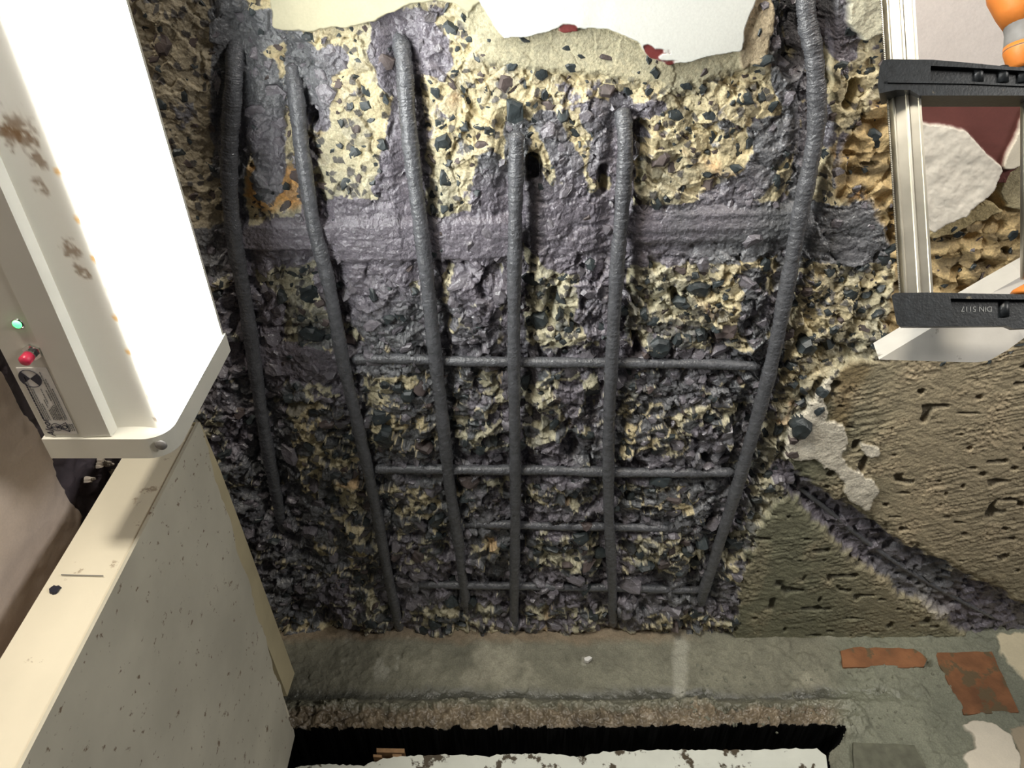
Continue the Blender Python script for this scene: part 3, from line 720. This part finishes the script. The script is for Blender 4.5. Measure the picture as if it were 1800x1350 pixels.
# packers in the slot
for k, (x0, x1, y0, y1, dy) in enumerate([(662, 711, 1315, 1322.5, .0), (656, 671, 1326, 1330.5, -.004), (690, 706, 1325, 1330, -.002)]):
    o = slab('timber_packer', [(x0, y0), (x1, y0 + 1), (x1, y1 + 1), (x0, y1)], YW - .002 + dy, YW + .05, M['wood'], None, .0008)
    tag(o, ['widest wooden packer in the black slot', 'small packer end, left below the widest packer', 'small packer end, right below the widest packer'][k], 'packer', 'wooden packers in the slot')

# ------------------------------------------------------------------ LEFT WALL
XL = -.485
gl = Grid(('x', XL), -900, 300, 300, 1500, 4)
# own regular grid in metres: Y -0.35..1.22, Z 1.3..2.41
ya = np.arange(-.35, 1.24, .003); za = np.arange(2.42, 1.2, -.003)
gl.P = np.stack(np.broadcast_arrays(np.float64(XL), ya[None, :], za[:, None]), -1).astype(np.float64)
Yg, Zg = np.meshgrid(ya, za); Yg = Yg.astype(np.float32); Zg = Zg.astype(np.float32)
nz = fbm(Yg * 22, Zg * 22, 5, 3); nf = fbm(Yg * 90, Zg * 90, 4, 5); f_mid, e_mid, *_r = facets(Yg, Zg, 50, 4, 1.4)
# plaster up to an uneven edge just under the lamp, its far end broken away
c1 = on_x(100, 800, XL + .012); c2 = on_x(150, 905, XL + .012); c0 = on_x(0, 640, XL + .012)
zed = np.interp(Yg, [c0.y, c1.y, c1.y + .035, c2.y, c2.y + .03], [c0.z, c1.z, c1.z - .01, c2.z, c2.z - .06])
lim = (zed - Zg) * 1000 + 5 * nz + 3 * nf
pl = sstep(-1.5, 1.5, lim) * sstep(c2.y + .17, c2.y + .16, Yg + .01 * nz)
hx = mix(.000 + .004 * f_mid + .003 * nz, .012 + .0007 * nz + .0004 * nf + .002 * fbm(Yg * 5, Zg * 5, 2, 1) + .003 * sstep(20, 0, lim) * -1, pl)
cl = mix(shade(C3(84, 76, 84), .3 * nz + .3 * nf), shade(C3(222, 206, 194), .05 * nz + .03 * nf), pl[..., None])
gl.px = gl.py = None
lo_ = gl.build('wall_left', hx, np.clip(cl, .005, .9), .1 + .2 * (1 - pl), M['plaster'], (pl > .5).astype(int), ['wall_left', 'plaster_coat'])
tag(lo_[0], 'dark rough wall with a pinkish white plaster coat left of the lamp', None, None, 'structure')

# ------------------------------------------------------------------ WHITE PANEL below the lamp
XP = -.364
pc = on_y(350, 742, .56); zt = pc.z
panel = empty('door_panel', (XP - .03, .56, 1.6), label='tall off-white timber door panel standing on edge under the lamp', cat='panel')
near_l = on_y(215, 800, .56)
yF = 1.19
zf = on_x(541, 1352, XP + .012).z
bm = bmesh.new()
prism(bm, [(near_l.x, .562, 1.0), (near_l.x, .562, zt - .004), (near_l.x, yF, zt - .02), (near_l.x, yF, 1.0)], (XP - .004 - near_l.x, 0, 0))
o = finish('core', bm, M['cream'], panel, False, .0015)
bm = bmesh.new()                                        # face sheet with ragged top edge
R5 = random.Random(3); pts = [(XP, .560, 1.0), (XP, .560, zt + .001)]
n = 60
for k in range(1, n):
    y = .56 + (yF - .56) * k / n; t = k / n
    pts.append((XP + .010 * t, y + R5.uniform(-.002, .002), zt + (zf - zt) * t + .003 * math.sin(k * .55) + R5.uniform(-.0018, .0018)))
pts += [(XP + .010, yF, zf), (XP + .010, yF, 1.0)]
prism(bm, pts, (-.0035, 0, 0)); finish('face_sheet', bm, M['sheet'], panel)
bm = bmesh.new()
q = [on_x(352, 742, XP - .001), on_x(388, 828, XP + .002), on_x(424, 925, XP + .004), on_x(518, 1184, XP + .008), on_x(505, 1224, XP + .008), on_x(410, 980, XP + .002), on_x(352, 768, XP - .001)]
prism(bm, q, (-.05, 0, 0)); finish('top_batten', bm, M['batten'], panel, False, .001)
# pencil line and knot on the front edge
bm = bmesh.new(); a0 = on_y(108, 1010, .5605); a1 = on_y(182, 1012, .5605)
prism(bm, [a0, a1, a1 + Vector((0, 0, -.0008)), a0 + Vector((0, 0, -.0008))], (0, -.0006, 0))
finish('pencil_line', bm, M['greyink'], panel)
bm = bmesh.new(); cc = on_y(96, 1036, .5605); tube(bm, [cc + Vector((0, .002, 0)), cc + Vector((0, -.0008, 0))], [.005, .0042], 12, .25, 3); finish('knot_mark', bm, M['ink'], panel)

R8 = random.Random(21); cv, cf = [], []
for px, py, sp in ((183, 812, 10), (212, 822, 14), (160, 843, 5), (205, 838, 9)):
    for k in range(9):
        x_, y_ = px + R8.uniform(-sp, sp), py + R8.uniform(-sp, sp); a_ = R8.uniform(.0015, .004); p = on_x(x_, y_, XL + .006)
        V_, F_ = stone_geom(R8, a_, a_ * .8, a_ * .7, 6); n0 = len(cv)
        cv += [(p.x - z, p.y + x, p.z + y) for x, y, z in V_]; cf += [tuple(n0 + i for i in f) for f in F_]
me = bpy.data.meshes.new('plaster_crumbs'); me.from_pydata(cv, [], cf); me.materials.append(plain('plaster_crumb', lin(206, 196, 184), .8))
o = link('plaster_crumbs', me, None, lo_[0]); o['kind'] = 'stuff'

# ------------------------------------------------------------------ LAMP
YE = .418                                              # far end of the lamp's body
lp = lambda px, py: on_y(px, py, YE)
xl_, zb = lp(80, 768).x, lp(80, 768).z
xt = lp(198, 764).x; xr, zd = lp(296, 760).x, lp(294, 757).z
ztop = on_y(386, 592, YE).z
xr = (xr + on_y(386, 592, YE).x) / 2
y0 = -.75
lamp = empty('lamp', ((xl_ + xr) / 2, YE, zb), label='long lit batten lamp with a glowing white diffuser at upper left', cat='lamp')
lamp.name = 'batten_lamp'
bm = bmesh.new()                                       # gear tray: label face, sloping lip, back
xs = lp(152, 760).x
prof_ = [(xl_, zb), (xs, zb), (xt, zb + .001), (xt + .0015, zb + .010), (xt - .002, zb + .014), (xt - .004, ztop + .002), (xr + .001, ztop + .002), (xr + .001, ztop + .006), (xl_, ztop + .006)]
prism(bm, [(x, y0, z) for x, z in prof_], (0, YE - y0, 0)); finish('gear_tray', bm, M['metal'], lamp, False, .0008)
bm = bmesh.new()                                       # seam strip between label face and lip
prism(bm, [(xs, y0, zb - .0012), (xt, y0, zb - .0002), (xt, y0, zb + .0012), (xs, y0, zb + .0006)], (0, YE - y0 - .001, 0)); finish('tray_lip', bm, M['metal'], lamp)
# right face: lit lens, a thin curved shell
bm = bmesh.new(); prof_ = []
for t in np.linspace(0, 1, 9):
    prof_.append((xr - .006 + .006 * math.sin(min(1, t * 6) * math.pi / 2), zd + (ztop - zd) * t))
for t0, t1 in zip(prof_, prof_[1:]):
    vs = [bm.verts.new((t0[0], y0, t0[1])), bm.verts.new((t0[0], YE, t0[1])), bm.verts.new((t1[0], YE, t1[1])), bm.verts.new((t1[0], y0, t1[1]))]
    bm.faces.new(vs)
bmesh.ops.remove_doubles(bm, verts=bm.verts, dist=1e-6); finish('lit_lens', bm, M['lens'], lamp, True)
# underside: opal sheet with insect stains
nx_, ny_ = 60, 520
xa = np.linspace(xt - .004, xr - .004, nx_); yb = np.linspace(y0, YE, ny_)
XA, YB = np.meshgrid(xa, yb)
tt = (XA - xt) / (xr - xt)
ZZ = zd + .004 * (1 - tt) + .003 * np.sin(tt * math.pi)
go = Grid(('z', float(zd)), 0, 10, 0, 10, 5)
go.P = np.stack([XA, YB, ZZ * 0 + zd], -1)
sn = fbm(XA.astype(np.float32) * 260, YB.astype(np.float32) * 260, 4, 2)
oc = np.ones(XA.shape + (3,), np.float32) * np.array(lin(226, 222, 212), np.float32)
def spot(px, py, r, colr_, amt, ragged=.5):
    global oc
    p = on_z(px, py, zd); d = np.hypot(XA - p.x, (YB - p.y)) / r + ragged * sn
    oc = mix(oc, np.array(lin(*colr_), np.float32), (amt * sstep(1.0, .3, d))[..., None])
for px, py in [(97, 305), (132, 388), (163, 458), (190, 512), (200, 562), (222, 622), (262, 700)]: spot(px, py, .0042, (206, 160, 90), .9, .25)
for px, py, r in [(25, 225, .012), (35, 250, .011), (62, 285, .006), (55, 325, .005), (70, 340, .005), (12, 245, .010), (112, 430, .006), (125, 450, .009), (135, 480, .006), (150, 490, .004), (272, 740, .004)]: spot(px, py, r, (120, 88, 52), .75, .9)
go.build('diffuser_underside', ZZ - zd, oc, np.ones(XA.shape) * .4, M['opal'])
dif = bpy.data.objects['diffuser_underside']; dif.parent = lamp; dif.matrix_parent_inverse = Matrix.Translation(lamp.location).inverted()
dif.name = 'opal_underside'
# tube inside
bm = bmesh.new(); tube(bm, [Vector((xr - .045, y0 + .02, zd + .05)), Vector((xr - .045, .16, zd + .05))], [.013, .013], 16); finish('tube', bm, M['tube'], lamp, True)
# end cap: rounded frame
def rounded(x0, x1, z0, z1, r, n=8):
    out = [(x0, z1), (x0, z0)]
    for k in range(n + 1):
        t = -math.pi / 2 + math.pi / 2 * k / n; out.append((x1 - r + r * math.cos(t), z0 + r + r * math.sin(t)))
    out.append((x1, z1)); return out
bm = bmesh.new(); capp = rounded(xl_ - .002, xr + .003, zb - .003, ztop + .007, .022)
prism(bm, [(x, YE, z) for x, z in capp], (0, .022, 0)); finish('end_cap', bm, M['cap'], lamp, False, .0015)
bm = bmesh.new(); cp = on_z(283, 783, zb - .003); tube(bm, [cp + Vector((0, 0, .001)), cp + Vector((0, 0, -.0008))], [.005, .0045], 20); finish('cap_screw', bm, M['greyrub'], lamp, True)
# indicator, test button, label
pz = lambda px, py, d=0: on_z(px, py, zb - d)
c = pz(31, 569); bm = bmesh.new(); tube(bm, [c + Vector((0, 0, .001)), c + Vector((0, 0, -.0012)), c + Vector((0, 0, -.002))], [.0034, .0034, .0018], 16); finish('green_indicator', bm, M['led'], lamp, True)
bm = bmesh.new(); tube(bm, [c + Vector((0, 0, .001)), c + Vector((0, 0, -.0006))], [.0046, .0043], 20); finish('indicator_bezel', bm, M['chrome'], lamp, True)
c = pz(58, 618); bm = bmesh.new(); tube(bm, [c, c + Vector((0, 0, -.002)), c + Vector((0, 0, -.0022)), c + Vector((0, 0, -.007))], [.0072, .0072, .0045, .0045], 6); finish('button_collar', bm, M['chrome'], lamp)
bm = bmesh.new(); tube(bm, [c + Vector((0, 0, -.006)), c + Vector((0, 0, -.0125)), c + Vector((0, 0, -.0145))], [.0045, .0045, .0026], 20); finish('test_button', bm, M['red'], lamp, True)
LA, LB, LC, LD = pz(36, 646), pz(94, 640), pz(158, 757), pz(90, 765)
LA, LB, LC, LD = [Vector(v) for v in ((xl_ + .005, LA.y, zb), (xs - .003, LA.y, zb), (xs - .003, YE - .004, zb), (xl_ + .005, YE - .004, zb))]
bm = bmesh.new(); prism(bm, [LA, LB, LC, LD], (0, 0, -.0005)); lab = finish('label_plate', bm, M['labelm'], lamp)
wX = LB.x - LA.x; lY = LD.y - LA.y
def LP(u, v, d=.0008): return Vector((LA.x + u * wX, LA.y + v * lY, zb - d))
rad = .0085; cc = LP(.30, .10 + rad / lY * .2); cc.y = LA.y + rad + .002
bm = bmesh.new()
for a0 in (math.radians(-35), math.radians(145)):
    prism(bm, [cc] + [cc + Vector((rad * math.cos(a0 + k * math.pi / 2 / 8), rad * math.sin(a0 + k * math.pi / 2 / 8), 0)) for k in range(9)], (0, 0, -.0002))
finish('quartered_roundel', bm, M['ink'], lab)
bm = bmesh.new(); tube(bm, [cc + Vector((rad * math.cos(t), rad * math.sin(t), 0)) for t in np.linspace(0, 6.283, 33)], [.0003] * 33, 5); finish('roundel_ring', bm, M['ink'], lab)
bm = bmesh.new(); bm2 = bmesh.new(); R6 = random.Random(4)
def fine(u, v0, v1, hgt, b):
    y = v0
    while y < v1:
        L_ = R6.uniform(.012, .04)
        p0 = LP(u, y); p1 = LP(u + hgt, min(v1, y + L_))
        prism(b, [(p0.x, p0.y, p0.z), (p1.x, p0.y, p0.z), (p1.x, p1.y, p0.z), (p0.x, p1.y, p0.z)], (0, 0, -.0002)); y += L_ + .008
fine(.04, .22, .76, .045, bm)
for u, v0, v1 in ((.13, .12, .78), (.20, .30, .78), (.27, .52, .78), (.40, .46, .58), (.47, .30, .52), (.62, .32, .48), (.70, .06, .78), (.78, .16, .78), (.85, .3, .78), (.40, .62, .78), (.46, .6, .78), (.52, .58, .78), (.58, .56, .78), (.64, .54, .78), (.80, .84, .95), (.87, .84, .95), (.94, .84, .95)): fine(u, v0, v1, .028, bm2)
o = finish('bold_print', bm, M['ink'], lab); o['kind'] = 'stuff'
o = finish('fine_print', bm2, M['greyink'], lab); o['kind'] = 'stuff'
def text(name, body, loc, rot, size, ext, mat, parent, shear=0):
    cu = bpy.data.curves.new(name, 'FONT'); cu.body = body; cu.size = size; cu.extrude = ext; cu.align_x = 'CENTER'; cu.align_y = 'CENTER'; cu.shear = shear
    o = bpy.data.objects.new(name, cu); COL.objects.link(o); cu.materials.append(mat)
    dg = bpy.context.evaluated_depsgraph_get(); me = bpy.data.meshes.new_from_object(o.evaluated_get(dg)); bpy.data.objects.remove(o)
    o = bpy.data.objects.new(name, me); COL.objects.link(o)
    o.matrix_world = Matrix.Translation(loc) @ rot
    if parent: o.parent = parent; o.matrix_parent_inverse = Matrix.Translation(parent.location).inverted() if parent.type == 'EMPTY' else parent.matrix_world.inverted()
    return o
down = Matrix(((0, -1, 0, 0), (-1, 0, 0, 0), (0, 0, -1, 0), (0, 0, 0, 1)))     # reads along -Y, faces down
text('script_logo', 'Alcor', LP(.10, .90, .0009), down, .0085, .0001, M['ink'], lab, .3)
bm = bmesh.new(); cc = LP(.38, .89); r_ = .004
tube(bm, [cc + Vector((r_ * math.cos(t), r_ * math.sin(t), 0)) for t in np.linspace(0, 6.283, 21)], [.00025] * 21, 4)
tube(bm, [cc + Vector((-r_, 0, 0)), cc + Vector((r_, 0, 0))], [.00025] * 2, 4); tube(bm, [cc + Vector((0, -r_ * .6, 0)), cc + Vector((0, r_ * .6, 0))], [.00025] * 2, 4)
cc = LP(.60, .89)
tri = [cc + Vector((-.005, 0, 0)), cc + Vector((.004, -.005, 0)), cc + Vector((.004, .005, 0)), cc + Vector((-.005, 0, 0))]
tube(bm, tri, [.0004] * 4, 4); tube(bm, [cc + Vector((.0015 + .0018 * math.cos(t), .0018 * math.sin(t), 0)) for t in np.linspace(0, 6.283, 13)], [.0003] * 13, 4)
finish('approval_marks', bm, M['ink'], lab)

# ------------------------------------------------------------------ BAR CLAMP
D0 = .60
clamp = empty('bar_clamp', at(1590, 120, D0), label='steel bar clamp with two black jaws and an orange and grey handle', cat='clamp')
def nearfar(px, py, d=D0): return at(px, py, d)
# rail: I-shaped section swept from above the frame to the lower jaw
A0, A1 = at(1573, -90, D0), at(1612, 528, D0)
ax = (A1 - A0).normalized(); vw = ray(1595, 250).normalized(); sx = ax.cross(vw).normalized()
if sx.x < 0: sx = -sx
dn = ax.cross(sx).normalized()
if dn.dot(vw) < 0: dn = -dn                            # away from the camera
W2 = 25.5 * D0 / F
sec = [(-1, .55), (-.70, 0), (-.62, 0), (-.55, .12), (.05, .12), (.12, 0), (.25, -.02), (.32, .12), (.80, .12), (.86, 0), (1, 0), (1, 1.0), (.86, 1.0), (.8, .85), (-.55, .85), (-.62, 1.0), (-1, 1.0)]
TH = .0105
bm = bmesh.new(); prism(bm, [A0 + sx * (a * W2) + dn * (b * TH) for a, b in sec], A1 - A0); rail = finish('rail', bm, M['steel'], clamp)
bm = bmesh.new(); Ln = (A1 - A0).length; nt_ = 190
for k in range(nt_):                                   # serrated edge of the rail
    p = A0 + ax * (Ln * (k + .5) / nt_) + sx * (-W2)
    prism(bm, [p + ax * (-Ln / nt_ * .42) + sx * .0002, p + ax * (Ln / nt_ * .42) + sx * .0002, p - sx * .0011], dn * TH)
o = finish('rail_teeth', bm, M['steel'], rail); o['kind'] = 'stuff'
def arm(name, outline, web, ribs, d_front, thick, bev=.0022):
    c_ = Vector((0, 0, 0)); bm = bmesh.new()
    prism(bm, [at(x, y, d_front) for x, y in outline], dn * thick)
    body = finish(name, bm, M['jaw'], clamp, False, bev, 3)
    # sunk web: cut by boolean
    bm = bmesh.new(); prism(bm, [at(x, y, d_front - .004) for x, y in web], dn * .0105)
    cut = finish('cutter', bm, M['jaw'])
    mod = body.modifiers.new('web', 'BOOLEAN'); mod.object = cut; mod.solver = 'EXACT'
    dg = bpy.context.evaluated_depsgraph_get(); me = bpy.data.meshes.new_from_object(body.evaluated_get(dg))
    body.modifiers.clear(); body.data = me; bpy.data.objects.remove(cut)
    for rb in ribs:
        bm = bmesh.new(); x0_, x1_, ya_, yb_ = rb
        tube(bm, [at((x0_ + x1_) / 2, ya_, d_front + .006), at((x0_ + x1_) / 2, yb_, d_front + .006)], [(x1_ - x0_) / 2 * d_front / F] * 2, 12)
        r_ = finish('rib', bm, M['jaw'], clamp, True); 
    return body
up_out = [(1546, 118), (1552, 106), (1566, 104), (1640, 105), (1700, 110), (1760, 116), (1805, 119), (1850, 122), (1850, 168), (1790, 168), (1700, 168), (1616, 168), (1600, 158), (1575, 158), (1556, 162), (1546, 164), (1543, 150)]
arm('upper_jaw', up_out, [(1636, 112), (1700, 115), (1850, 124), (1850, 147), (1636, 141)], [(1710, 1728, 116, 145), (1752, 1772, 118, 146), (1786, 1806, 120, 146)], D0 - .012, .030)
bm = bmesh.new(); prism(bm, [at(x, y, D0 - .0135) for x, y in [(1560, 141), (1700, 143), (1790, 148), (1850, 150), (1850, 153), (1790, 151), (1700, 147), (1560, 145)]], dn * .006); finish('flange', bm, M['jaw'], clamp, False, .0006)
lo_out = [(1567, 520), (1573, 515), (1640, 514), (1720, 516), (1850, 518), (1850, 575), (1782, 578), (1770, 573), (1640, 574), (1582, 574), (1576, 568)]
arm('lower_jaw', lo_out, [(1671, 524), (1720, 525), (1850, 526), (1850, 558), (1677, 559)], [(1755, 1773, 528, 557), ], D0 - .012, .030)
# cast lettering, upside down in the web
rt = Matrix(((-1, -UPV.x, -FWD.x, 0), (0, -UPV.y, -FWD.y, 0), (0, -UPV.z, -FWD.z, 0), (0, 0, 0, 1)))
text('cast_lettering', 'DIN 5117', at(1716, 543, D0 - .0065), rt, .0062, .0006, plain('worn_cast_iron', lin(150, 152, 152), .35, var=.2), clamp)
# handle: turned grip in orange and grey, spindle and pad
hd = D0 + .004; hx = 1803
def turned(name, prof, mat, n=24):
    bm = bmesh.new(); tube(bm, [at(x, y, hd) for x, y, r in prof], [r * hd / F for x, y, r in prof], n); return finish(name, bm, mat, clamp, True)
turned('grip_end', [(hx - 10, -140, 30), (hx - 8, -120, 50), (hx - 6, -50, 58), (hx - 4, -10, 55), (hx, 20, 46), (hx, 45, 34)], M['orange'])
turned('grip', [(hx + 16, -90, 40), (hx + 14, -40, 54), (hx + 12, 0, 52), (hx + 8, 24, 46), (hx + 1, 42, 36.5), (hx, 58, 32), (hx, 74, 33), (hx, 88, 34.5)], M['greyrub'])
turned('grip_collar', [(hx, 80, 34), (hx, 90, 34.5), (hx, 104, 31), (hx, 116, 26), (hx, 122, 22)], M['orange'])
turned('spindle', [(1810, 120, 14), (1810, 200, 14), (1810, 490, 14)], M['steel'])
turned('swivel_pad', [(1826, 492, 16), (1828, 504, 40), (1828, 513, 44), (1828, 517, 36)], M['orange'])

# white board pinched in the lower jaw
dB = .655
P0 = at(1545, 632, dB); Q0 = at(1535, 603, dB + .038); ev = Q0 - P0
bm = bmesh.new()
bp = [(1545, 632), (1640, 635), (1715, 637), (1738, 634), (1770, 616), (1800, 594), (2010, 462), (1862, 447), (1800, 483), (1745, 514), (1640, 575)]
dd = [dB, dB, dB, dB, dB, dB, dB + .01, dB + .01, dB, dB, dB]
prism(bm, [at(x, y, d) for (x, y), d in zip(bp, dd)], ev)
o = finish('timber_board', bm, M['timber'], None, False, .0012)
tag(o, 'scuffed white painted board held by the lower clamp jaw', 'board')
